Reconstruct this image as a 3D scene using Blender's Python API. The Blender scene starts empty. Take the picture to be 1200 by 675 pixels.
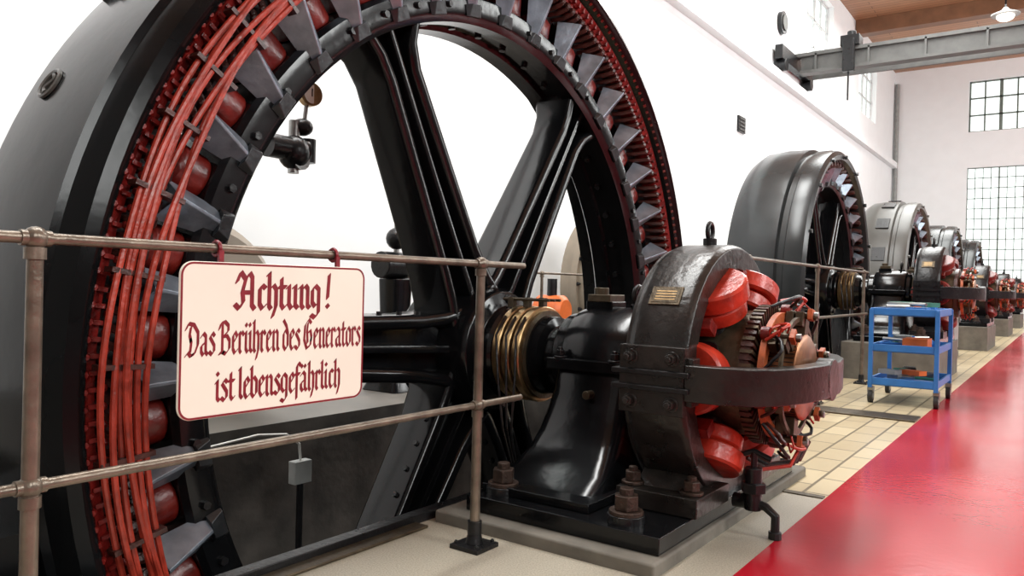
import bpy, bmesh, math, random
from mathutils import Matrix, Vector
random.seed(4)
rad=math.radians
scene=bpy.context.scene
try:
    scene.view_settings.view_transform='Standard'
    scene.view_settings.look='None'
except Exception: pass

# ---------------- materials ----------------
def pmat(name,col,rough=.5,metal=0.,var=.15,scale=8.,bump=0.,coat=0.,rvar=.1,col2=None,bscale=None,emit=0,spec=.5):
    m=bpy.data.materials.new(name); m.use_nodes=True
    nt=m.node_tree; n=nt.nodes; l=nt.links
    b=n['Principled BSDF']
    tc=n.new('ShaderNodeTexCoord')
    nz=n.new('ShaderNodeTexNoise'); nz.inputs['Scale'].default_value=scale; nz.inputs['Detail'].default_value=6
    l.new(tc.outputs['Object'],nz.inputs['Vector'])
    cr=n.new('ShaderNodeValToRGB')
    c2=col2 if col2 else tuple(min(1,c*(1+var)) for c in col)
    c1=tuple(c*(1-var) for c in col) if not col2 else col
    cr.color_ramp.elements[0].position=.3; cr.color_ramp.elements[1].position=.7
    cr.color_ramp.elements[0].color=(*c1,1); cr.color_ramp.elements[1].color=(*c2,1)
    l.new(nz.outputs['Fac'],cr.inputs['Fac']); l.new(cr.outputs['Color'],b.inputs['Base Color'])
    b.inputs['Metallic'].default_value=metal
    b.inputs['Specular IOR Level'].default_value=spec
    mr=n.new('ShaderNodeMapRange'); mr.inputs['To Min'].default_value=max(0.02,rough-rvar); mr.inputs['To Max'].default_value=min(1,rough+rvar)
    l.new(nz.outputs['Fac'],mr.inputs['Value']); l.new(mr.outputs['Result'],b.inputs['Roughness'])
    b.inputs['Coat Weight'].default_value=coat; b.inputs['Coat Roughness'].default_value=.12
    if bump:
        n2=n.new('ShaderNodeTexNoise'); n2.inputs['Scale'].default_value=bscale or scale*3; n2.inputs['Detail'].default_value=3
        l.new(tc.outputs['Object'],n2.inputs['Vector'])
        bp=n.new('ShaderNodeBump'); bp.inputs['Strength'].default_value=bump; bp.inputs['Distance'].default_value=.01
        l.new(n2.outputs['Fac'],bp.inputs['Height']); l.new(bp.outputs['Normal'],b.inputs['Normal'])
    if emit:
        b.inputs['Emission Color'].default_value=(*col,1); b.inputs['Emission Strength'].default_value=emit
    return m
BLACK=pmat('black_gloss_paint',(.0045,.0048,.0055),.17,0,.3,5,.16,0,.05,bscale=9,spec=.36)
BLACKC=pmat('black_casing_paint',(.005,.0055,.006),.17,0,.3,3,.12,0,.06,bscale=7,spec=.17)
BLACK2=pmat('black_iron',(.010,.010,.011),.30,.1,.3,12,.3,0,.08,spec=.4)
GREYP=pmat('grey_black_paint',(.028,.031,.032),.24,.1,.15,3,.08,0,.05,spec=.4)
GREYM=pmat('grey_machine_paint',(.080,.078,.070),.34,0,.12,3,.1,0)
DRED=pmat('dark_red_lacquer',(.16,.008,.006),.34,0,.5,20,.4)
POLE=pmat('field_coil_lacquer',(.12,.008,.005),.34,0,.5,14,.3,.1)
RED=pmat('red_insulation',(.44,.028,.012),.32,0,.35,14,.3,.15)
REDB=pmat('red_insulation_dark',(.16,.014,.010),.4,0,.4,14,.3,.1)  # deeper red than the near coils, used on the background machines
CABLE=pmat('red_cable',(.33,.036,.020),.32,0,.4,18,.3,.15)
COIL=pmat('brown_coil',(.055,.016,.012),.38,0,.5,30,.3,.1)
FIN=pmat('steel_fin',(.23,.27,.32),.32,.6,.3,10,.2)
FINB=pmat('black_fin_foot',(.03,.033,.036),.3,.4,.3,10,.2)
STEEL=pmat('steel',(.35,.35,.34),.35,.9,.2,20)
BRASS=pmat('brass',(.44,.295,.145),.32,.9,.3,20)
BRNZ=pmat('dark_bronze',(.09,.068,.042),.4,.6,.35,20,.2)
RUSTN=pmat('rusty_nut',(.045,.026,.018),.5,.4,.4,30,.4)
YOKE=pmat('yoke_iron',(.018,.015,.013),.30,.15,.3,10,.3)
ORNG=pmat('orange_brush_ring',(.45,.10,.03),.45,0,.4,20,.2)
COPPER=pmat('copper_commutator',(.28,.12,.055),.35,.8,.3,30)
RAILM=pmat('worn_rail_paint',(.17,.138,.105),.32,.5,.35,14,.25)
SIGNW=pmat('sign_enamel',(.88,.84,.72),.35,0,.03,4)
SIGNR=pmat('sign_red',(.21,.009,.018),.4,0,.2,30)
WALLM=pmat('white_plaster',(.85,.88,.89),.8,0,.02,2)
WALLD=pmat('grey_plaster',(.23,.23,.225),.8,0,.05,2)
CONC=pmat('concrete',(.135,.122,.10),.75,0,.3,6,.4,0,.1)
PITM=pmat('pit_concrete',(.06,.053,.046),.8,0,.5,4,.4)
FLOORD=pmat('grey_floor',(.14,.13,.115),.5,0,.2,3,.1)
TERR=pmat('terrazzo',(.27,.24,.185),.45,0,0,170,.05,0,.1,col2=(.50,.455,.365))
REDF=pmat('red_epoxy_floor',(.45,.012,.024),.18,0,.1,1.5,.08,.15,.07,bscale=30)
BEIGE=pmat('beige_paint',(.24,.20,.15),.4,0,.12,4)
BLUE=pmat('blue_cart_paint',(.03,.16,.45),.4,0,.15,8)
RUBBER=pmat('rubber',(.02,.02,.02),.7)
ORG2=pmat('orange_plastic',(.65,.14,.03),.4)
TEAL=pmat('green_tools',(.05,.22,.15),.5)
WOOD=pmat('ceiling_wood',(.19,.09,.045),.5,0,.25,2)
CRANE=pmat('crane_grey',(.11,.11,.105),.5,.2,.2,4)
WHT=pmat('gauge_white',(.7,.7,.66),.4)
GBOX=pmat('grey_box',(.28,.29,.28),.5)
FRAME=pmat('window_frame',(.14,.17,.15),.5)
FRAMEW=pmat('window_frame_white',(.58,.60,.60),.5)
GLASSL=pmat('daylight_glass',(.84,.93,.90),.2,emit=1.0,var=.10,scale=.8)
LAMPM=pmat('lamp_glow',(1,.95,.85),.4,emit=3)

def brickmat(name,w,h,mo,c1,c2,cm,rough,rot=0):
    m=bpy.data.materials.new(name); m.use_nodes=True
    nt=m.node_tree;n=nt.nodes;l=nt.links;b=n['Principled BSDF']
    tc=n.new('ShaderNodeTexCoord'); mp=n.new('ShaderNodeMapping')
    mp.inputs['Rotation'].default_value=(0,0,rad(rot))
    br=n.new('ShaderNodeTexBrick'); l.new(tc.outputs['Object'],mp.inputs[0]); l.new(mp.outputs[0],br.inputs['Vector'])
    br.inputs['Scale'].default_value=1; br.inputs['Brick Width'].default_value=w; br.inputs['Row Height'].default_value=h
    br.inputs['Mortar Size'].default_value=mo; br.inputs['Color1'].default_value=(*c1,1); br.inputs['Color2'].default_value=(*c2,1)
    br.inputs['Mortar'].default_value=(*cm,1)
    l.new(br.outputs['Color'],b.inputs['Base Color']); b.inputs['Roughness'].default_value=rough
    return m
TILE=brickmat('cream_tiles',.34,.17,.008,(.60,.50,.32),(.48,.39,.24),(.19,.15,.09),.3,90)
PLANK=brickmat('wood_planks',6,.25,.012,(.42,.22,.12),(.33,.17,.09),(.10,.05,.025),.45)

# ---------------- builder ----------------
def empty(name,loc=(0,0,0)):
    e=bpy.data.objects.new(name,None); e.location=loc; scene.collection.objects.link(e); e.empty_display_size=.1
    return e
def PM(th): return Matrix.Rotation(-th,4,'X')
class B:
    def __init__(s): s.v=[];s.f=[];s.m=[];s.mats=[];s.M=Matrix.Identity(4)
    def mi(s,m):
        if m not in s.mats: s.mats.append(m)
        return s.mats.index(m)
    def add(s,vs,fs,m):
        o=len(s.v); i=s.mi(m)
        s.v+= [s.M@Vector(p) for p in vs]
        for f in fs: s.f.append(tuple(o+k for k in f)); s.m.append(i)
    def hexa(s,p,m):
        s.add(p,[(0,1,2,3),(7,6,5,4),(0,4,5,1),(1,5,6,2),(2,6,7,3),(3,7,4,0)],m)
    def box(s,c,d,m):
        x,y,z=[q/2 for q in d]
        s.hexa([(c[0]+a*x,c[1]+b*y,c[2]+e*z) for e in(-1,1) for a,b in((-1,-1),(1,-1),(1,1),(-1,1))],m)
    def bb(s,x0,x1,y0,y1,z0,z1,m): s.box(((x0+x1)/2,(y0+y1)/2,(z0+z1)/2),(x1-x0,y1-y0,z1-z0),m)
    def tube(s,pts,r,m,seg=8,closed=False,cap=True):
        pts=[Vector(p) for p in pts]; n=len(pts)
        rr=r if isinstance(r,(list,tuple)) else [r]*n
        T=[]
        for i in range(n):
            if closed: t=pts[(i+1)%n]-pts[i-1]
            else: t=pts[min(i+1,n-1)]-pts[max(i-1,0)]
            T.append(t.normalized())
        a=Vector((0,0,1)) if abs(T[0].z)<.9 else Vector((1,0,0))
        N=(a-T[0]*a.dot(T[0])).normalized(); vs=[]
        for i in range(n):
            N=(N-T[i]*N.dot(T[i])).normalized(); Bn=T[i].cross(N)
            for k in range(seg):
                an=2*math.pi*k/seg; vs.append(pts[i]+(N*math.cos(an)+Bn*math.sin(an))*rr[i])
        fs=[]
        for i in range(n if closed else n-1):
            j=(i+1)%n
            for k in range(seg): fs.append((i*seg+k,i*seg+(k+1)%seg,j*seg+(k+1)%seg,j*seg+k))
        if cap and not closed: fs+= [tuple(range(seg))[::-1],tuple((n-1)*seg+k for k in range(seg))]
        s.add(vs,fs,m)
    def cyl(s,p0,p1,r,m,seg=16,r1=None): s.tube([p0,p1],[r,r if r1 is None else r1],m,seg)
    def rev(s,prof,m,seg=96,closed=True,k=1.):
        n=len(prof); vs=[]
        for i in range(seg):
            a=2*math.pi*i/seg
            for x,r in prof: vs.append((x,r*k*math.sin(a),r*k*math.cos(a)))
        fs=[]
        for i in range(seg):
            j=(i+1)%seg
            for q in range(n if closed else n-1):
                w=(q+1)%n; fs.append((i*n+q,i*n+w,j*n+w,j*n+q))
        if not closed:
            for q in (0,n-1):
                if prof[q][1]>1e-6: fs.append(tuple(i*n+q for i in range(seg)))
        s.add(vs,fs,m)
    def sph(s,c,r,m,seg=12,rings=8,sc=(1,1,1)):
        vs=[];fs=[]
        for i in range(rings+1):
            p=math.pi*i/rings
            for k in range(seg):
                a=2*math.pi*k/seg; vs.append((c[0]+r*sc[0]*math.sin(p)*math.cos(a),c[1]+r*sc[1]*math.sin(p)*math.sin(a),c[2]+r*sc[2]*math.cos(p)))
        for i in range(rings):
            for k in range(seg): fs.append((i*seg+k,i*seg+(k+1)%seg,(i+1)*seg+(k+1)%seg,(i+1)*seg+k))
        s.add(vs,fs,m)
    def loft(s,secs,m,cap=True):
        n=len(secs[0]); vs=[p for q in secs for p in q]; fs=[]
        for i in range(len(secs)-1):
            for k in range(n): fs.append((i*n+k,i*n+(k+1)%n,(i+1)*n+(k+1)%n,(i+1)*n+k))
        if cap: fs+= [tuple(range(n))[::-1],tuple((len(secs)-1)*n+k for k in range(n))]
        s.add(vs,fs,m)
    def nut(s,c,ax,r,h,m,washer=True):
        c=Vector(c);ax=Vector(ax).normalized()
        if washer: s.cyl(c,c+ax*h*.2,r*1.35,m,14)
        s.cyl(c+ax*h*.2,c+ax*h*.75,r,m,6); s.cyl(c+ax*h*.7,c+ax*h,r*.55,m,10)
    def build(s,name,parent=None,bevel=0,sharp=.6,bseg=2):
        me=bpy.data.meshes.new(name); me.from_pydata([tuple(v) for v in s.v],[],s.f)
        for m in s.mats: me.materials.append(m)
        me.polygons.foreach_set('material_index',s.m)
        bm=bmesh.new(); bm.from_mesh(me); bmesh.ops.remove_doubles(bm,verts=bm.verts,dist=1e-5)
        bmesh.ops.recalc_face_normals(bm,faces=bm.faces); bm.to_mesh(me); bm.free()
        for p in me.polygons: p.use_smooth=True
        try: me.set_sharp_from_angle(angle=sharp)
        except Exception: pass
        o=bpy.data.objects.new(name,me); scene.collection.objects.link(o)
        if parent: o.parent=parent
        if bevel:
            md=o.modifiers.new('bevel','BEVEL'); md.width=bevel; md.segments=bseg; md.limit_method='ANGLE'; md.angle_limit=rad(40); md.harden_normals=True
        return o
def rrect(hx,hy,z,r,n=4,cx=0,cy=0):
    r=min(r,hx*.99,hy*.99); out=[]
    for qx,qy,a0 in((1,1,0),(-1,1,90),(-1,-1,180),(1,-1,270)):
        for i in range(n+1):
            a=rad(a0+90*i/n); out.append((cx+qx*(hx-r)+r*math.cos(a),cy+qy*(hy-r)+r*math.sin(a),z))
    return out
def pol(x,r,th): return (x,r*math.sin(th),r*math.cos(th))

# ---------------- generator ----------------
def generator(Yc,zc,k,body,hero,redin=True):
    g=empty('generator',(0,Yc,zc)); seg=160 if hero else 80
    b=B()
    if hero:
        prof=[(-2.42,2.12),(-2.36,2.145),(-2.325,2.165),(-2.31,2.19),(-2.325,2.225),(-2.37,2.25),(-2.40,2.262),(-2.41,2.285),(-2.55,2.295),(-2.85,2.295),(-2.99,2.285),(-3.0,2.262),(-3.05,2.25),(-3.09,2.21),(-3.1,2.1),(-3.08,2.0),(-2.9,2.0),(-2.9,2.1)]
    else:
        prof=[(-2.42,2.05),(-2.36,2.07),(-2.31,2.10),(-2.30,2.17),(-2.33,2.23),(-2.40,2.25),(-2.52,2.25),(-2.54,2.21),(-2.60,2.21),(-2.62,2.28),(-2.9,2.29),(-3.1,2.26),(-3.2,2.18),(-3.22,2.05),(-3.1,1.95),(-2.9,2.0)]
    b.rev(prof,body,seg,True,k)
    if hero:
        for th in (-52,52,128,-128):
            b.M=PM(rad(th)); b.box((-2.72,0,2.30),(.5,.07,.05),body)
            for xx in(-2.9,-2.72,-2.54): b.cyl((xx,0,2.32),(xx,0,2.345),.02,body,6)
        b.M=PM(rad(-64.5))
        b.tube([(-2.8+.052*math.cos(a),.052*math.sin(a),2.3) for a in [2*math.pi*i/24 for i in range(24)]],.008,GREYM,6,True)
        b.tube([(-2.8+.02*math.sin(t*1.1),t*.012,2.3) for t in [-3,-2,-1,0,1,2,3]],.008,GREYM,6)
        b.M=Matrix.Identity(4)
    else:
        for i in range(16):
            b.M=PM(2*math.pi*i/16); b.cyl((-2.3,0,2.15*k),(-2.27,0,2.15*k),.025,body,6)
            if body is GREYM: b.box((-2.78,0,2.29*k),(.22,.26,.03),BLACK2)
        b.M=Matrix.Identity(4)
    for sy in(-1,1):   # support feet on the floor beside the pit
        b.bb(-3.05,-2.45,min(sy*2.2*k,sy*2.62*k),max(sy*2.2*k,sy*2.62*k),-zc,-zc+.22,body)
    b.build('stator_casing',g)
    b=B()
    b.rev([(-2.37,2.15),(-2.40,2.10),(-2.47,2.085),(-2.5,2.085),(-2.5,2.13)],DRED,seg,True,k)
    b.rev([(-2.50,2.10),(-2.50,1.975),(-2.95,1.975),(-2.95,2.1)],BLACK2 if hero else DRED,seg,True,k)
    nst=260 if hero else 60
    for i in range(nst):
        b.M=PM(2*math.pi*i/nst)
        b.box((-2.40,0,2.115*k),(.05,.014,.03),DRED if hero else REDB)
        if hero: b.cyl((-2.35,0,2.15),(-2.335,0,2.16),.010,DRED,6)
    b.build('stator_core',g)
    b=B(); nl=230 if hero else 70
    for i in range(nl):
        b.M=PM(2*math.pi*i/nl)
        w=.055 if hero else .1
        b.tube([(-2.50,0,1.985*k),(-2.42,.006,1.985*k),(-2.375,w*.3,2.01*k),(-2.385,w*.7,2.05*k),(-2.43,w,2.07*k),(-2.50,w,2.075*k)],.0135 if hero else .03,COIL,6,cap=False)
        if hero:
            b.sph((-2.375,.022,2.03),.019,COIL,6,4)
            b.sph((-2.40,.03,2.075),.015,DRED,6,4)
    b.build('end_winding',g)
    # rotor
    b=B()
    b.rev([(-2.45,1.70),(-2.44,1.72),(-2.44,1.80),(-2.46,1.82),(-2.78,1.82),(-2.80,1.80),(-2.80,1.70),(-2.78,1.675),(-2.68,1.675),(-2.67,1.70),(-2.56,1.70),(-2.55,1.675),(-2.47,1.675)],BLACK if hero else BLACK2,seg,True,k)
    nsp=6; off=33
    for i in range(nsp):
        th=rad(off+60*i); b.M=PM(th)
        z0,z1=.22,1.69*k; w0,w1=(.175,.125) if hero else (.12,.09)
        for sgn in(-1,1):
            t=.068; secs=[]
            for z,w,dx in((z0,w0+.05,.15),(z0+.14,w0+.01,.138),(z0+.3,w0-.01,.13),((z0+z1)/2,(w0+w1)/2-.004,.125),(z1-.22*k,w1,.12),(z1-.10*k,w1+.02,.125),(z1,w1+.075,.14)):
                secs.append([(x-2.62,sgn*(w-t/2)+y,z) for x,y,_ in rrect(dx,t/2,0,.030,3)])
            b.loft(secs,BLACK)
        b.hexa([(-2.58,-w0+.02,z0),(-2.66,-w0+.02,z0),(-2.66,w0-.02,z0),(-2.58,w0-.02,z0),(-2.60,-w1+.02,z1),(-2.64,-w1+.02,z1),(-2.64,w1-.02,z1),(-2.60,w1-.02,z1)],BLACK)
        if hero:
            b.loft([[(x-2.56,y,z) for x,y,_ in rrect(dx,dy,0,.012,2)] for z,dx,dy in((z0,.07,.022),(1.0,.055,.018),(z1,.05,.018))],BLACK)
            for q in range(9):
                z=.5+q*.13; w=w0+(w1-w0)*(z-z0)/(z1-z0)
                b.cyl((-2.56,w-.005,z),(-2.56,w+.014,z),.014,BLACK2,6)
    b.M=Matrix.Identity(4)
    for i in range(48 if hero else 0):
        b.M=PM(2*math.pi*i/48); b.cyl((-2.44,0,1.75),(-2.425,0,1.75),.016,BLACK2,6); b.cyl((-2.62,0,1.70),(-2.62,0,1.68),.02,BLACK2,6)
    b.M=Matrix.Identity(4)
    b.build('rotor_wheel',g)
    b=B(); npole=40 if hero else 30
    for i in range(npole):
        b.M=PM(2*math.pi*(i+.5)/npole)
        hw=.088 if hero else .08
        secs=[]
        for (r,f) in((1.82,.96),(1.835,1),(1.93,1),(1.945,.94)):
            secs.append([(x-2.64,y,r*k) for x,y,_ in rrect(.17*f,hw*f,0,.08,4)])
        b.loft(secs,POLE)
        b.loft([[(x-2.64,y,r*k) for x,y,_ in rrect(.155,hw*1.1,0,.05,3)] for r in(1.945,1.968)],BLACK2)
        b.M=PM(2*math.pi*i/npole)
        kk=k
        # folded sheet clamp between poles
        b.hexa([(-2.46,-.055,1.745*kk),(-2.46,.055,1.745*kk),(-2.42,.006,1.74*kk),(-2.42,-.006,1.74*kk),
                (-2.46,-.075,1.975*kk),(-2.46,.075,1.975*kk),(-2.335,.006,1.975*kk),(-2.335,-.006,1.975*kk)],FIN)
        b.hexa([(-2.44,-.055,1.70*kk),(-2.44,.055,1.70*kk),(-2.425,.045,1.70*kk),(-2.425,-.045,1.70*kk),
                (-2.44,-.055,1.76*kk),(-2.44,.055,1.76*kk),(-2.41,.03,1.76*kk),(-2.41,-.03,1.76*kk)],FINB)
    b.build('field_poles',g,bevel=.003 if hero else 0,bseg=1)
    # hub + shaft
    b=B()
    b.rev([(-4.95,.13),(-3.02,.13),(-3.0,.2),(-2.9,.22),(-2.88,.30),(-2.84,.33),(-2.44,.33),(-2.40,.31),(-2.38,.26),(-2.37,.235),(-2.33,.235),(-2.31,.22),(-2.31,.16),(-1.49,.13)],BLACK,48,False)
    for i in range(6):
        b.M=PM(rad(3+60*i)); b.cyl((-2.41,0,.27),(-2.37,0,.27),.028,BLACK2,6)
    b.M=Matrix.Identity(4)
    b.build('shaft_hub',g,bevel=.006)
    b=B()
    for x in(-2.275,-2.215,-2.155):
        b.rev([(x-.022,.15),(x-.022,.235),(x-.017,.241),(x+.017,.241),(x+.022,.235),(x+.022,.15)],BRASS,64)
        b.rev([(x+.022,.15),(x+.022,.222),(x+.040,.222),(x+.040,.15)],BRNZ,48)
    b.rev([(-2.125,.14),(-2.12,.2),(-2.06,.19),(-2.04,.14)],BLACK,48)
    for i in range(3):
        b.cyl((-2.33,-.1+.05*i,.275),(-2.05,-.1+.05*i,.275),.007,BRNZ,8)
        b.box((-2.275+.06*i,-.1+.05*i,.26),(.03,.035,.05),BRNZ)
    for j in range(3):
        y=-.20-.02*j
        b.tube([(-2.27+.06*j,-.16,.19),(-2.26+.06*j,-.25,.10),(-2.22+.05*j,-.28,-.1),(-2.2+.04*j,y-.06,-.35),(-2.18+.03*j,y,-.55),(-2.18+.03*j,y,-zc+.04)],.006,BLACK2,6)
    b.build('slip_rings',g,bevel=0)
    if hero:
        b=B()
        for c in range(7):
            r=1.985+.021*c; pts=[]
            for i in range(60):
                t=i/59; th=rad(-28-100*t)
                wob=.010*math.sin(t*9+c*1.3)+.006*math.sin(t*23+c*2.1)
                xx=-2.325+.012*math.sin(t*14+c*2)+.012*(c%2)
                pts.append(pol(xx,r+wob-(.07 if t<.05 else 0),th))
            b.tube(pts,.0105,CABLE,8)
        for th in range(-32,-128,-7):
            b.M=PM(rad(th+1.5*math.sin(th)))
            b.box((-2.335,0,2.045),(.05,.016,.17),COIL)
        b.M=Matrix.Identity(4)
        b.build('cable_bundle',g,bevel=.0)
    return g

def pedestal(Yc,dz):
    g=empty('bearing_pedestal',(0,Yc,dz)); cx=-1.73
    b=B()
    b.bb(-1.98,-1.12,-.80,.80,.051,.115,BLACK)
    b.bb(-1.96,-1.45,-.72,.72,.115,.15,BLACK)
    secs=[]
    for z,hx,hy in((.14,.25,.64),(.165,.245,.60),(.20,.235,.52),(.26,.22,.43),(.33,.21,.37),(.42,.20,.32),(.5,.195,.285),(.60,.195,.26),(.70,.17,.22)):
        secs.append(rrect(hx,hy,z,.07,5,cx,0))
    b.loft(secs,BLACK)
    b.M=Matrix.Translation((0,0,.63))
    b.rev([(-1.97,.14),(-1.97,.20),(-1.955,.215),(-1.90,.215),(-1.89,.24),(-1.83,.255),(-1.60,.255),(-1.55,.24),(-1.54,.215),(-1.50,.21),(-1.49,.19),(-1.49,.14)],BLACK,56)
    b.M=Matrix.Identity(4)
    b.bb(-1.93,-1.53,-.30,.30,.60,.65,BLACK)
    for sx in(-1.87,-1.59):
        for sy in(-.275,.275): b.nut((sx,sy,.65),(0,0,1),.022,.05,BLACK2)
    b.bb(-1.86,-1.72,-.07,.07,.85,.91,BLACK); b.box((-1.79,0,.925),(.12,.15,.035),BRNZ)
    b.cyl((-1.80,-.03,.93),(-1.80,-.03,.975),.035,BRNZ,12)
    b.cyl((-1.62,0,.86),(-1.62,0,.90),.035,BLACK,12)
    b.tube([(-1.62,.045*math.sin(a),.94+.045*math.cos(a)) for a in [2*math.pi*i/16 for i in range(16)]],.012,BLACK2,8,True)
    b.box((-1.50,-.02,.88),(.09,.16,.035),BRNZ); b.cyl((-1.5,-.05,.89),(-1.5,-.05,.93),.03,BRNZ,10)
    b.cyl((-1.70,-.25,.5),(-1.70,-.33,.5),.02,BRNZ,10)
    b.build('pedestal_body',g,bevel=.012,bseg=3)
    b=B()
    for x,y in((-1.88,-.68),(-1.30,-.70),(-1.88,.68),(-1.30,.70)):
        b.cyl((x,y,.11),(x,y,.145),.07,BLACK2,18); b.nut((x,y,.14),(0,0,1),.048,.10,RUSTN)
    b.build('anchor_nuts',g,bevel=.004)
    return g

def exciter(Yc,dz,hero,yoke=YOKE):
    g=empty('exciter_dynamo',(0,Yc,.63+dz)); s=96 if hero else 40
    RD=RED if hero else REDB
    b=B()
    b.rev([(-1.40,.44),(-1.40,.53),(-1.385,.54),(-1.37,.545),(-1.18,.545),(-1.165,.54),(-1.15,.53),(-1.15,.44)],yoke,s)
    b.rev([(-1.415,.50),(-1.415,.53),(-1.40,.53),(-1.40,.50)],yoke,s)
    for sy in(-1,1):
        b.box((-1.275,sy*.55,0),(.27,.05,.26),yoke)
        b.box((-1.14,sy*.52,0),(.05,.07,.18),yoke)
        for x in(-1.36,-1.19):
            for z in(-.085,.085): b.nut((x,sy*.57,z),(0,sy,0),.022,.05,yoke)
        b.box((-1.275,sy*.56,.03),(.32,.07,.02),BLACK2); b.box((-1.275,sy*.56,-.03),(.32,.07,.02),BLACK2)
        b.bb(-1.44,-1.10,min(sy*.18,sy*.52),max(sy*.18,sy*.52),-.514,-.44,yoke)
        b.hexa([(-1.40,sy*.18,-.5),(-1.15,sy*.18,-.5),(-1.15,sy*.5,-.5),(-1.40,sy*.5,-.5),(-1.38,sy*.2,-.36),(-1.17,sy*.2,-.36),(-1.17,sy*.36,-.36),(-1.38,sy*.36,-.36)],yoke)
        for x in(-1.40,-1.15): b.nut((x,sy*.45,-.44),(0,0,1),.034,.07,RUSTN)
    b.cyl((-1.28,0,.54),(-1.28,0,.575),.03,BLACK2,12)
    b.tube([(-1.28,.03*math.sin(a),.605+.038*math.cos(a)) for a in [2*math.pi*i/16 for i in range(16)]],.011,BLACK2,8,True)
    b.build('yoke_ring',g,bevel=.006 if hero else 0)
    b=B()
    b.M=PM(rad(-54)); b.box((-1.28,0,.547),(.13,.085,.006),BRNZ); b.box((-1.28,0,.5485),(.11,.065,.006),BRNZ)
    for q in range(4): b.box((-1.28,-.02+.013*q,.552),(.085,.004,.001),BRASS)
    b.M=Matrix.Identity(4)
    b.build('nameplate',g)
    b=B()
    for i in range(6):
        b.M=PM(rad(30+60*i))
        # drum-shaped pole coil: radial axis, flanged winding
        for r0,r1,f in((.280,.350,.90),(.355,.437,1.0)):
            e=.010
            secs=[[(x-1.245,y,r) for x,y,_ in rrect(.205*ff,.142*ff,0,.142*ff,8)] for r,ff in((r0,f*.93),(r0+e,f),(r1-e,f),(r1,f*.94))]
            b.loft(secs,RD)
        b.loft([[(x-1.255,y,r) for x,y,_ in rrect(.15,.10,0,.09,6)] for r in(.34,.36)],BLACK2)
        b.loft([[(x-1.255,y,r) for x,y,_ in rrect(.13,.14,0,.03,3)] for r in(.270,.284)],BLACK2)
        b.M=PM(rad(60*i)); b.box((-1.27,0,.40),(.30,.045,.07),DRED)
    b.M=Matrix.Identity(4)
    b.build('field_coils',g)
    b=B()
    b.rev([(-1.47,.05),(-1.47,.24),(-1.45,.262),(-1.06,.265),(-1.03,.255),(-1.025,.18),(-1.025,.05)],BRNZ,64)
    b.rev([(-1.04,.20),(-1.04,.285),(-1.005,.285),(-1.0,.27),(-1.0,.20)],COIL,64)
    for i in range(64 if hero else 0):
        b.M=PM(2*math.pi*i/64); b.box((-1.015,0,.245),(.05,.014,.095),COIL if i%2 else BRNZ)
    b.M=Matrix.Identity(4)
    b.rev([(-1.03,.05),(-1.03,.175),(-.86,.175),(-.85,.16),(-.85,.05)],COPPER,64)
    for i in range(60 if hero else 0):
        b.M=PM(2*math.pi*i/60); b.box((-.95,0,.1755),(.17,.0035,.003),BLACK2)
    b.M=Matrix.Identity(4)
    b.cyl((-1.3,0,0),(-.76,0,0),.05,STEEL,24)
    b.build('armature',g)
    b=B()
    b.rev([(-.975,.215),(-.975,.262),(-.95,.262),(-.95,.215)],ORNG,s)
    b.rev([(-.90,.225),(-.90,.245),(-.885,.245),(-.885,.225)],BRNZ,s)
    for i in range(6):
        b.M=PM(rad(60*i+12))
        b.cyl((-.99,0,.27),(-.83,0,.25),.014,BRNZ,10); b.cyl((-.975,0,.275),(-.94,0,.275),.026,DRED,12)
        for x in(-.93,-.89):
            b.box((x,.02,.205),(.035,.055,.07),BRNZ); b.box((x,-.03,.235),(.03,.03,.06),BRNZ)
            b.tube([(x,.02,.24),(x+.02,.03,.29),(x,0,.31),(x-.02,-.02,.27)],.005,RED,6)
        b.box((-.855,0,.26),(.02,.045,.045),ORNG)
        b.cyl((-.85,0,.26),(-.825,0,.26),.014,STEEL,6)
    b.M=Matrix.Identity(4)
    if hero:
        rnd=random.Random(7)
        for j in range(12):
            a=30*j+rnd.uniform(-8,8); a2=a+rnd.uniform(22,55); pts=[]
            ro=rnd.uniform(.27,.33)
            for i in range(12):
                t=i/11; th=rad(a+(a2-a)*t)
                pts.append(pol(-.96+.08*math.sin(math.pi*t)+rnd.uniform(-.004,.004),ro-.04*t+.035*math.sin(math.pi*t),th))
            b.tube(pts,.0075,[RED,BLACK2,COIL,COIL,BLACK2][j%5],7)
        for j in range(4):
            y=.02+.05*j
            b.tube([(-.98,y+.1,-.25),(-.90,y+.08,-.31),(-.92,y+.02,-.38),(-1.02,y-.05,-.40),(-1.08,y-.1,-.36)],.009,[RED,COIL,BLACK2,COIL][j],7)
    b.build('brush_gear',g,bevel=.002 if hero else 0)
    # U-shaped horizontal support bow
    b=B(); path=[(-1.14,-.545),(-1.02,-.54),(-.93,-.51),(-.86,-.42),(-.81,-.28),(-.785,-.12),(-.78,0)]
    path=path+[(x,-y) for x,y in path[-2::-1]]
    outs=[]
    for i,(x,y) in enumerate(path):
        p=Vector(path[max(i-1,0)]);q=Vector(path[min(i+1,len(path)-1)]); t=(q-p).normalized(); n=Vector((t.y,-t.x))*.036
        outs.append([(x-n.x,y-n.y,-.068),(x+n.x,y+n.y,-.068),(x+n.x,y+n.y,.068),(x-n.x,y-n.y,.068)])
    b.loft(outs,yoke)
    b.cyl((-.81,0,0),(-.745,0,0),.085,yoke,28)
    b.build('support_bow',g,bevel=.006)
    return g

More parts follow.
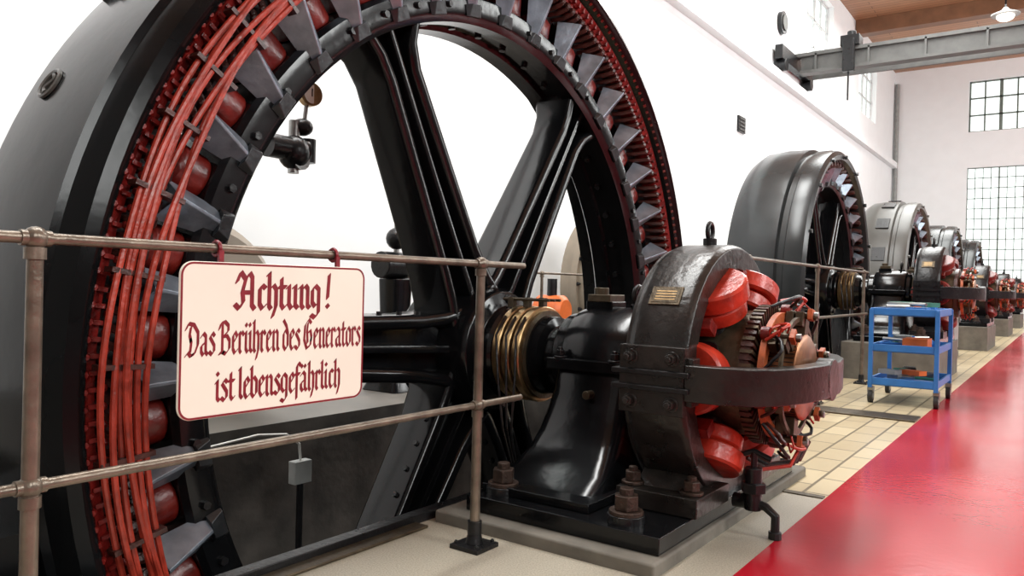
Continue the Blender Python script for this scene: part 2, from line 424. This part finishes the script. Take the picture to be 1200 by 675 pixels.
YC=3.26; ZC=.63
generator(YC,ZC,1.0,BLACKC,True); pedestal(YC,0); exciter(YC,0,True)
K2=.78; DZ2=.37
def dup(root,dy,):
    e=empty(root.name.split('.')[0],root.location+Vector((0,dy,0)))
    for c in root.children:
        o=bpy.data.objects.new(c.name.split('.')[0],c.data); scene.collection.objects.link(o); o.parent=e
        for md in c.modifiers:
            nm=o.modifiers.new(md.name,md.type); nm.width=md.width; nm.segments=md.segments; nm.limit_method='ANGLE'; nm.angle_limit=md.angle_limit
    return e
Y2=10.3; YS=[10.3,16.8,22.9,29.0]
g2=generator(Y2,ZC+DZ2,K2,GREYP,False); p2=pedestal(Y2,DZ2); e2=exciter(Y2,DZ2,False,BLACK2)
g3=generator(YS[1],ZC+DZ2,K2,GREYM,False); dup(p2,6.5); dup(e2,6.5)
for y in YS[2:]:
    dup(g2,y-Y2); dup(p2,y-Y2); dup(e2,y-Y2)

# plinths
def plinth(y0,y1,z,x0=-2.08,x1=-1.10,name='concrete_plinth'):
    b=B(); b.bb(x0,x1,y0,y1,-.02,z,CONC); return b.build(name,bevel=.012)
plinth(2.38,4.25,.05)
for y in YS: plinth(y-.95,y+.95,DZ2+.05,name='concrete_plinth')

# governor columns with handwheels standing between the far units
def governor(x,y):
    g=empty('governor_column',(x,y,0)); b=B()
    b.loft([rrect(.20,.20,0,.04),rrect(.18,.18,.08,.04),rrect(.09,.09,.22,.05),rrect(.075,.075,.75,.05),rrect(.13,.13,.86,.04),rrect(.13,.13,1.02,.04)],BLACK2)
    b.tube([(.20,.17*math.cos(a),.94+.17*math.sin(a)) for a in [2*math.pi*i/20 for i in range(20)]],.014,STEEL,8,True)
    for i in range(3):
        a=i*math.pi/3; b.cyl((.20,.17*math.cos(a),.94+.17*math.sin(a)),(.20,-.17*math.cos(a),.94-.17*math.sin(a)),.009,STEEL,8)
    b.cyl((.1,0,.94),(.22,0,.94),.022,STEEL,10)
    b.sph((0,0,1.12),.085,BRNZ); b.cyl((0,0,1.0),(0,0,1.3),.02,STEEL,8); b.cyl((-.02,0,1.36),(.03,0,1.36),.07,BRASS,18); b.cyl((.03,0,1.36),(.033,0,1.36),.058,WHT,18)
    b.build('column',g,bevel=.006); return g
for y in (12.6,19.3,25.4,31.4): governor(-1.55,y)
def cabinet(x,y):
    g=empty('control_cabinet',(x,y,0)); b=B()
    b.bb(-.22,.22,-.35,.35,0,.08,BLACK2); b.bb(-.2,.2,-.33,.33,.08,1.15,GBOX); b.bb(.2,.215,-.30,.30,.14,1.08,GBOX)
    for i in range(3): b.cyl((.2,-.17+.17*i,.9),(.235,-.17+.17*i,.9),.055,BLACK2,16); b.cyl((.235,-.17+.17*i,.9),(.238,-.17+.17*i,.9),.045,WHT,16)
    b.box((.23,.24,.6),(.03,.02,.12),STEEL); b.build('cabinet_body',g,bevel=.006); return g
cabinet(-1.6,13.9); cabinet(-1.6,20.4)

# turbines behind
def turbine(Yc,zc,r):
    g=empty('turbine_housing',(0,Yc,zc)); b=B()
    b.rev([(-5.9,.1),(-5.9,r*.8),(-5.8,r),(-5.3,r),(-5.2,r*.9),(-5.15,r*.4),(-5.05,.3),(-5.02,.15)],BEIGE,56,False)
    b.rev([(-5.6,r),(-5.6,r+.06),(-5.5,r+.06),(-5.5,r)],BEIGE,56)
    for i in range(20):
        b.M=PM(2*math.pi*i/20); b.nut((-5.5,0,r+.03),(1,0,0),.02,.05,BLACK2)
    b.M=Matrix.Identity(4); b.bb(-5.8,-5.25,-r*.8,r*.8,-zc,-zc+.3,BEIGE)
    b.build('housing',g); return g
turbine(YC,ZC,.80)
for y in YS: turbine(y,ZC+DZ2,1.1)

# ---------------- railing ----------------
RX=-1.763
def railing(posts,y0,y1,ztop,zlow,zb,name='railing',rx=RX):
    g=empty(name,(rx,0,zb)); b=B()
    b.cyl((0,y0,ztop-zb),(0,y1,ztop-zb),.0125,RAILM,14); b.cyl((0,y0,zlow-zb),(0,y1,zlow-zb),.0125,RAILM,14)
    for y in posts:
        b.cyl((0,y,.0),(0,y,ztop-zb),.019,RAILM,18,r1=.016)
        for z in(ztop-zb,zlow-zb):
            b.sph((0,y,z),.025,RAILM,16,10); b.cyl((0,y-.03,z),(0,y+.03,z),.017,RAILM,14); b.cyl((0,y,z-.045),(0,y,z-.02),.022,RAILM,14)
    b.build('rails',g)
    b=B()
    for y in posts:
        b.box((0,y,.008),(.13,.13,.016),BLACK2); b.cyl((0,y,.016),(0,y,.05),.034,BLACK2,18,r1=.026); b.cyl((0,y,.05),(0,y,.10),.027,BLACK2,18)
        for a in(-1,1):
            for c in(-1,1): b.nut((a*.048,y+c*.048,.016),(0,0,1),.008,.014,BLACK2)
    b.build('post_feet',g,bevel=.003)
    return g
railing([-.81,.724,2.245],-2.2,2.52,1.055,.53,0)
railing([5.2,7.0,8.9],5.0,9.1,1.20,.75,0)
railing([14.4,15.3],14.3,15.5,1.20,.75,0)
railing([5.3,6.7,8.1],5.2,8.2,1.10,.6,0,rx=-4.45)

# ---------------- warning sign with blackletter strokes ----------------
SY0,SW,SZ0,SH=1.034,.600,.628,.392
sg=empty('warning_sign',(RX+.028,SY0,SZ0))
def rr2(w,h,r,x,inset=0,n=8):
    out=[]
    for cy,cz,a0 in((w-r,h-r,0),(r,h-r,90),(r,r,180),(w-r,r,270)):
        for i in range(n+1):
            a=rad(a0+90*i/n); out.append((x,cy+(r-inset)*math.cos(a),cz+(r-inset)*math.sin(a)))
    return out
b=B(); R0=.035
b.loft([rr2(SW,SH,R0,-.004),rr2(SW,SH,R0,.001),rr2(SW,SH,R0,.003,.002)],SIGNW)
b.build('plate',sg)
b=B(); a1=rr2(SW,SH,R0,.0030,.0015);a2=rr2(SW,SH,R0,.0042,.0015);a3=rr2(SW,SH,R0,.0042,.0065);a4=rr2(SW,SH,R0,.0030,.0065)
b.loft([a1,a2,a3,a4,a1],SIGNR,cap=False); b.build('border',sg)
G={
'n':(.80,[[(.04,.9),(.17,.99),(.19,.88),(.19,.12),(.32,.0)],[(.19,.78),(.45,1.),(.6,.86),(.6,.12),(.74,.02)]]),
'u':(.80,[[(.04,.9),(.17,.98),(.17,.18),(.32,.0),(.58,.2)],[(.45,.92),(.58,.98),(.58,.14),(.74,.02)]]),
'i':(.42,[[(.04,.88),(.17,.98),(.17,.14),(.32,.02)],[(.12,1.34),(.24,1.24)]]),
'r':(.58,[[(.04,.88),(.17,.98),(.17,.12),(.28,.0)],[(.19,.8),(.38,1.),(.54,.84)]]),
'e':(.60,[[(.15,.8),(.15,.2),(.32,.0),(.54,.14)],[(.15,.82),(.34,1.),(.52,.8),(.2,.5)]]),
'c':(.58,[[(.16,.84),(.16,.2),(.32,.0),(.5,.14)],[(.16,.84),(.3,.98),(.5,.86)]]),
'a':(.74,[[(.1,.84),(.3,1.),(.5,.86),(.5,.14),(.66,.02)],[(.5,.6),(.12,.42),(.12,.16),(.28,.0),(.5,.18)]]),
's':(.62,[[(.52,.86),(.34,1.),(.13,.8),(.5,.42),(.5,.16),(.3,.0),(.06,.14)]]),
'o':(.68,[[(.32,1.),(.12,.8),(.12,.2),(.32,.0),(.56,.2),(.56,.8),(.32,1.)]]),
'd':(.70,[[(.32,1.),(.12,.8),(.12,.2),(.32,.0),(.56,.2),(.56,.85),(.40,1.2),(.1,1.48)],[(.32,1.),(.54,.82)]]),
'b':(.68,[[(.06,1.42),(.15,1.5),(.15,.16),(.32,.0),(.56,.2),(.56,.8),(.34,1.),(.16,.82)]]),
'h':(.72,[[(.06,1.42),(.16,1.5),(.16,.12),(.27,.0)],[(.16,.8),(.42,1.),(.58,.82),(.58,.1),(.38,-.34)]]),
'l':(.38,[[(.06,1.42),(.16,1.5),(.16,.16),(.32,.02)]]),
't':(.52,[[(.2,1.28),(.2,.16),(.34,.0),(.48,.12)],[(.02,.92),(.46,.92)]]),
'f':(.50,[[(.54,1.36),(.36,1.5),(.2,1.32),(.2,-.35)],[(.02,.92),(.46,.92)]]),
'g':(.72,[[(.32,1.),(.12,.8),(.12,.25),(.3,.08),(.54,.26)],[(.32,1.),(.56,.84),(.56,-.2),(.32,-.42),(.05,-.3)]]),
'A':(1.30,[[(.12,1.1),(.34,1.5),(.62,1.22),(.44,.72),(.5,.3),(.26,.02),(.02,.2)],[(.62,1.22),(.86,1.48),(1.0,1.3),(1.0,.16),(1.16,.0)],[(.44,.68),(1.,.68)]]),
'D':(1.24,[[(.04,1.2),(.26,1.46),(.7,1.4),(1.06,1.05),(1.06,.5),(.8,.1),(.46,.0),(.24,.16),(.04,.02)],[(.46,1.3),(.36,.95),(.5,.6),(.42,.14)]]),
'B':(1.12,[[(.30,1.38),(.30,.1)],[(.0,1.16),(.16,1.42),(.5,1.5),(.82,1.32),(.82,1.06),(.34,.80)],[(.34,.80),(.7,.84),(.94,.62),(.94,.24),(.62,.0),(.3,.1),(.04,.02)]]),
'G':(1.10,[[(.86,1.3),(.6,1.5),(.2,1.2),(.12,.45),(.4,.0),(.8,.16),(.92,.6),(.8,.92),(.52,.8)],[(.5,1.3),(.42,.9),(.5,.3)]]),
'!':(.4,[[(.26,1.5),(.17,.45)],[(.12,.14),(.24,.04)]]),
' ':(.30,[]),
}
G['ü']=(G['u'][0],G['u'][1]+[[(.14,1.36),(.24,1.26)],[(.48,1.36),(.58,1.26)]])
G['ä']=(G['a'][0],G['a'][1]+[[(.12,1.36),(.22,1.26)],[(.42,1.36),(.52,1.26)]])
b=B(); cnt=0
def line(txt,s0,s1,zb,capH,nibf=1.):
    global cnt
    W=sum(G[c][0] for c in txt); sx=(s1-s0)/W; sz=capH/1.5
    x=s0; nw=Vector((.235*math.cos(rad(35)),.235*math.sin(rad(35))))*.5*nibf; th=.026
    for c in txt:
        w,st=G[c]
        for s in st:
            for p,q in zip(s[:-1],s[1:]):
                p=Vector(p);q=Vector(q); d=(q-p)
                pn=Vector((-nw.y,nw.x)).normalized()*th
                base=[-nw-pn,nw-pn,nw+pn,-nw+pn]
                pts=[p+o for o in base]+[q+o for o in base]
                pts.sort(key=lambda v:(v.x,v.y))
                def half(ps):
                    h=[]
                    for v in ps:
                        while len(h)>1 and (h[-1]-h[-2]).cross(v-h[-1])<=1e-9: h.pop()
                        h.append(v)
                    return h
                lo=half(pts);up=half(pts[::-1]); hull=lo[:-1]+up[:-1]
                xx=.0036+.000004*(cnt%60); cnt+=1
                b.add([(xx,x+v.x*sx,zb+v.y*sz) for v in hull],[tuple(range(len(hull)))],SIGNR)
        x+=w*sx
line('Achtung !',.150,.468,.900-SZ0,.096,1.1)
line('Das Berühren des Generators',.016,.588,.787-SZ0,.082)
line('ist lebensgefährlich',.100,.512,.668-SZ0,.080)
b.build('lettering',sg)
b=B()
for y in(.115,.50):
    b.tube([(-.028+.018*math.cos(a),y,1.055-SZ0+.018*math.sin(a)) for a in [2*math.pi*i/14 for i in range(14)]],.005,SIGNR,6,True)
    b.box((-.008,y,1.03-SZ0),(.008,.014,.04),SIGNR)
b.build('hooks',sg)

# ---------------- floor, pits ----------------
PX0,PX1=-4.3,-2.12
pits=[(.30,6.05,2.1)]+[(y-2.0,y+2.0,1.2) for y in YS]
b=B()
def fq(x0,x1,y0,y1,m,z=0): b.add([(x0,y0,z),(x1,y0,z),(x1,y1,z),(x0,y1,z)],[(0,1,2,3)],m)
EX=-.905
fq(EX,9,-7,40,REDF); fq(PX1,EX,-7,3.85,TERR); fq(PX1,EX,3.85,40,TILE); fq(-6.8,PX0,-7,40,FLOORD)
yy=-7
for p in pits: fq(PX0,PX1,yy,p[0],FLOORD); yy=p[1]
fq(PX0,PX1,yy,40,FLOORD)
b.build('floor')
b=B()
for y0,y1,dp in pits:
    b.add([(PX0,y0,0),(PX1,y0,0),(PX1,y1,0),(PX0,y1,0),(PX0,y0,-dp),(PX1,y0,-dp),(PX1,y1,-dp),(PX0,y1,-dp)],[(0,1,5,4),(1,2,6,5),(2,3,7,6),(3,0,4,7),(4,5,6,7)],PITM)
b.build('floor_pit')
b=B()
b.bb(-2.17,-2.11,.0,6.1,-.06,.035,BLACK2); b.bb(-2.11,-2.04,.0,2.3,.0,.012,BRNZ)
b.build('trim_1',bevel=.004)
b=B(); b.bb(-2.0,-.91,6.55,6.85,.0,.012,BRNZ); b.bb(-2.1,-.91,3.82,3.87,0,.006,BRNZ)
b.build('trim_2',bevel=.003)

# ---------------- walls ----------------
WX=-6.8; WY=40; H=11.4; RWX=9
b=B(); wins=[(2.4,5.8),(9.9,13.3),(17.5,20.9),(24.9,28.2),(32.4,35.8)]; ws,wt=8.2,10.9
b.bb(WX-.4,WX,-7,WY+.4,0,ws,WALLM); b.bb(WX-.4,WX,-7,WY+.4,wt,H,WALLM)
yy=-7
for a,c in wins: b.bb(WX-.4,WX,yy,a,ws,wt,WALLM); yy=c
b.bb(WX-.4,WX,yy,WY+.4,ws,wt,WALLM)
b.build('wall_left')
b=B()
ewx=[(-3.75,-1.3),(1.0,3.5)]
def wallend(z0,z1,op):
    x=WX
    for a,c in op: b.bb(x,a,WY,WY+.4,z0,z1,WALLM); x=c
    b.bb(x,RWX,WY,WY+.4,z0,z1,WALLM)
b.bb(WX,RWX,WY,WY+.4,0,1.2,WALLM); wallend(1.2,6.7,ewx); b.bb(WX,RWX,WY,WY+.4,6.7,8.3,WALLM); wallend(8.3,10.6,ewx); b.bb(WX,RWX,WY,WY+.4,10.6,H,WALLM)
b.build('wall_end')
b=B(); b.bb(RWX,RWX+.4,-7,WY+.4,0,H,WALLD); b.build('wall_right')
b=B(); b.bb(WX-.4,RWX+.4,-7.4,-7,0,H,WALLD); b.build('wall_back')
wn=1
def window(axis,a,c,z0,z1,nx,nz,fat,fm=FRAME):
    global wn
    b=B()
    def bx(u0,u1,zz0,zz1,d0,d1,m):
        if axis=='L': b.bb(WX-d1,WX-d0,u0,u1,zz0,zz1,m)
        else: b.bb(u0,u1,WY+d0,WY+d1,zz0,zz1,m)
    bx(a,c,z0,z1,.28,.30,GLASSL)
    for i in range(nx+1):
        u=a+(c-a)*i/nx; t=fat*(2.2 if i in(0,nx,nx//2) else 1); bx(max(a,u-t),min(c,u+t),z0,z1,.20,.27,fm)
    for i in range(nz+1):
        z=z0+(z1-z0)*i/nz; t=fat*(2 if i in(0,nz) else 1); bx(a,c,max(z0,z-t),min(z1,z+t),.20,.27,fm)
    b.build('window_%d'%wn); wn+=1
for a,c in wins: window('L',a,c,ws,wt,4,3,.025,FRAMEW)
for a,c in ewx: window('E',a,c,1.2,6.7,8,12,.013); window('E',a,c,8.3,10.6,4,3,.03)
b=B(); b.bb(WX,RWX,-7,WY,H,H+.2,PLANK)
b.build('ceiling')
b=B()
for y in(6,13.5,21,31.5): b.bb(WX+.02,RWX-.02,y,y+.5,H-.55,H-.001,WOOD)
b.build('trim_3')
b=B(); b.bb(WX,WX+.22,-7,WY,6.85,7.1,WALLM); b.build('trim_4')
b=B(); b.cyl((WX+.15,WY-.12,0),(WX+.15,WY-.12,H-.6),.09,GBOX,12); b.build('downpipe')

# ---------------- crane ----------------
g=empty('bridge_crane',(0,23,.30)); b=B()
b.bb(-6.75,8.7,-.15,.15,7.45,7.55,CRANE); b.bb(-6.4,8.7,-.05,.05,7.0,7.5,CRANE); b.bb(-6.4,8.7,-.18,.18,6.95,7.03,CRANE)
for i in range(11): b.bb(-6.0+1.4*i,-5.95+1.4*i,-.15,.15,7.0,7.5,CRANE)
b.bb(-6.4,8.7,1.2,1.3,7.1,7.5,CRANE)
b.build('girder',g)
b=B(); b.bb(-6.72,-6.5,-1.5,1.7,7.1,7.5,BLACK2)
for y in(-1.2,1.4): b.cyl((-6.76,y,6.98),(-6.46,y,6.98),.17,BLACK2,20)
b.build('end_truck',g,bevel=.02)
b=B(); b.bb(-5.3,-4.8,-.25,.25,7.55,7.85,BLACK2); b.cyl((-5.05,.0,7.85),(-5.05,0,8.0),.12,BLACK2)
b.bb(-5.2,-4.9,-.4,-.2,6.8,7.7,BLACK2); b.cyl((-5.05,-.3,6.8),(-5.05,-.3,6.0),.025,BLACK2)
b.build('trolley',g,bevel=.02)

def lamp(x,y,z=H,L=1.0):
    g=empty('ceiling_lamp',(x,y,z)); b=B()
    b.cyl((0,0,0),(0,0,-L),.03,BLACK2,8)
    b.tube([(0,0,-L+.1),(0,0,-L),(0,0,-L-.12),(0,0,-L-.16)],[.06,.13,.42,.42],GBOX,24); b.build('shade',g)
    b=B(); b.sph((0,0,-L-.2),.26,LAMPM,16,10,(1,1,.6)); b.build('globe',g)
lamp(-1.84,30,H,1.0); lamp(2.5,30); lamp(-1.8,10)

# ---------------- wall fixtures ----------------
b=B(); b.bb(WX,WX+.05,18.9,19.4,4.95,5.35,BLACK2)
for i in range(4): b.bb(WX+.05,WX+.07,18.95,19.35,5.0+.09*i,5.03+.09*i,CRANE)
b.build('wall_vent')
b=B(); b.cyl((WX,22.2,8.6),(WX+.12,22.2,8.6),.32,BLACK2,24); b.cyl((WX+.12,22.2,8.6),(WX+.16,22.2,8.6),.22,CRANE,24); b.build('wall_speaker')

# pressure gauge valve behind wheel
g=empty('pressure_gauge_valve',(-3.95,3.12,1.77)); b=B()
b.tube([(0,-1.4,-1.77),(0,-1.4,.0),(0,-1.3,.08),(0,-.2,.08)],.03,BLACK2,10)
b.cyl((0,-.22,.02),(0,.06,.02),.075,BLACK2,16); b.sph((0,-.02,0),.10,BLACK2,14,10,(1,1,1.1)); b.cyl((0,-.02,-.13),(0,-.02,.2),.035,STEEL,12)
b.sph((0,.04,.17),.07,BLACK2,12,8,(1,1,.8)); b.cyl((0,.05,.15),(0,.07,.32),.014,STEEL,8); b.cyl((0,.09,-.05),(0,.09,.1),.05,BLACK2,12)
b.cyl((0,0,-.05),(.06,0,-.05),.06,STEEL,14)
b.build('valve',g)
b=B(); b.cyl((0,.08,.38),(.05,.07,.38),.075,BRASS,24); b.cyl((.05,.07,.38),(.053,.07,.38),.06,WHT,22); b.box((.054,.07,.39),(.002,.008,.05),BLACK2); b.build('gauge',g)

# pit junction box on stand + cable
g=empty('junction_box',(-3.6,2.9,-2.1)); b=B(); b.cyl((.03,0,0),(.03,0,1.92),.02,BLACK2,8); b.bb(0,.06,-.06,.06,1.90,2.03,GBOX)
b.tube([(.03,0,2.03),(.04,-.02,2.13),(.05,-.12,2.2),(.04,-.3,2.22),(.04,-.6,2.2),(.04,-.9,2.0)],.008,WHT,8); b.build('box_body',g,bevel=.006)

# circulation pump & governor stand behind
g=empty('oil_pump',(-4.9,7.6,0)); b=B()
b.bb(-.25,.25,-.2,.2,0,.5,BLACK2)
b.M=Matrix.Translation((0,0,.68)); b.rev([(-.20,0.0),(-.20,.13),(-.15,.18),(.15,.18),(.20,.13),(.20,0.)],ORG2,24,False); b.M=Matrix.Identity(4)
b.cyl((0,0,.84),(0,0,1.05),.06,BLACK2); b.build('motor',g)
g=empty('governor_stand',(-4.9,5.0,0)); b=B()
b.loft([rrect(.22,.2,0,.05),rrect(.18,.16,.1,.05),rrect(.10,.10,.5,.04),rrect(.12,.12,1.0,.05)],BLACK)
b.cyl((0,-.2,1.12),(0,.2,1.12),.12,BLACK2,18); b.sph((0,0,1.36),.10,BLACK2); b.cyl((0,0,1.1),(0,0,1.5),.025,STEEL)
b.build('stand',g,bevel=.01)

# drain valve in front of exciter
g=empty('drain_valve',(-1.0,3.08,0)); b=B()
b.tube([(-.09,.03,.12),(-.05,.03,.12),(-.02,.02,.14)],.03,BLACK2,12)
b.cyl((0,0,.10),(0,0,.27),.034,BLACK2,14); b.cyl((0,0,.17),(0,0,.21),.05,BLACK2,6); b.cyl((0,0,.26),(0,0,.33),.014,BLACK2,8)
b.tube([(-.07,0,.31),(0,0,.335),(.07,.0,.31)],.012,BLACK2,8)
b.tube([(0,0,.13),(.05,.0,.12),(.09,0,.09),(.09,0,.0)],.018,BLACK2,10); b.cyl((.09,0,0),(.09,0,.03),.026,BLACK2,10)
b.build('valve_body',g,bevel=.003)

# ---------------- tool cart ----------------
g=empty('tool_cart',(-1.14,7.9,0)); b=B(); hx,hy=.26,.46
for sx in(-1,1):
    for sy in(-1,1): b.box((sx*hx,sy*hy,.49),(.035,.035,.70),BLUE)
for z in(.20,.50,.82):
    b.box((0,0,z-.03),(2*hx,2*hy,.015),BLUE)
    for s in(-1,1): b.box((s*hx,0,z),(.02,2*hy,.06),BLUE); b.box((0,s*hy,z),(2*hx,.02,.06),BLUE)
b.build('frame',g,bevel=.003)
b=B()
for sx in(-1,1):
    for sy in(-1,1):
        b.cyl((sx*hx-.018,sy*hy*.9,.06),(sx*hx+.018,sy*hy*.9,.06),.06,RUBBER,18); b.cyl((sx*hx-.02,sy*hy*.9,.06),(sx*hx+.02,sy*hy*.9,.06),.03,STEEL,12); b.box((sx*hx,sy*hy*.9,.12),(.05,.06,.05),STEEL)
b.build('casters',g)
b=B(); rnd=random.Random(3)
b.box((.06,-.12,.54),(.2,.28,.08),ORG2); b.box((-.1,.2,.54),(.15,.2,.09),GBOX)
for i in range(40):
    z,h=[(.83,.06),(.50,.07),(.20,.08)][i%3]; a=rnd.uniform(0,3.1); L=rnd.uniform(.06,.13); x=rnd.uniform(-.14,.14);y=rnd.uniform(-.34,.34)
    m=rnd.choice([STEEL,BLACK2,TEAL,TEAL,BLACK2,ORG2,BLUE,GBOX,STEEL]); zz=z+rnd.uniform(.01,h)
    if i%2: b.cyl((x-L*math.cos(a),y-L*math.sin(a),zz),(x+L*math.cos(a),y+L*math.sin(a),zz),rnd.uniform(.008,.02),m,8)
    else:
        b.M=Matrix.Translation((x,y,zz))@Matrix.Rotation(a,4,'Z'); b.box((0,0,0),(L*1.5,L*.8,.04),m); b.M=Matrix.Identity(4)
b.box((-.1,.05,.86),(.2,.3,.08),GBOX); b.box((.08,.25,.86),(.16,.2,.07),BLUE)
b.build('tools',g)

# ---------------- camera ----------------
cd=bpy.data.cameras.new('camera'); cam=bpy.data.objects.new('camera',cd); scene.collection.objects.link(cam)
cd.lens=27; cd.sensor_width=36; cd.clip_start=.05; cd.clip_end=200
cam.matrix_world=Matrix.Translation((0,0,.985))@Matrix.Rotation(rad(35.8),4,'Z')@Matrix.Rotation(rad(90-.35),4,'X')@Matrix.Rotation(rad(1.45),4,'Z')
scene.camera=cam

# ---------------- light ----------------
w=bpy.data.worlds.new('world'); scene.world=w; w.use_nodes=True
bg=w.node_tree.nodes['Background']; bg.inputs[0].default_value=(.93,.97,1,1); bg.inputs[1].default_value=1.0
def area(name,loc,rot,sx,sy,e,col=(1,1,1)):
    d=bpy.data.lights.new(name,'AREA'); d.shape='RECTANGLE'; d.size=sx; d.size_y=sy; d.energy=e; d.color=col
    o=bpy.data.objects.new(name,d); o.location=loc; o.rotation_euler=rot; scene.collection.objects.link(o)
for i,y in enumerate((-3,4,11,18,26,34)):
    area('window_daylight_%d'%i,(8.8,y,6.8),(0,rad(90),0),4.5,2.6,660,(.98,1,.985))
area('wall_fill_near',(-3.9,4.5,11.2),(0,rad(14),0),1.6,11,1500,(.985,1,.985))  # added fill panel under the ceiling, tilted to brighten the left wall
area('hall_fill_far',(-2.8,22,10.6),(0,0,0),3,16,1800,(.975,1,.98))  # added fill panel over the far machines, not a fixture of the hall
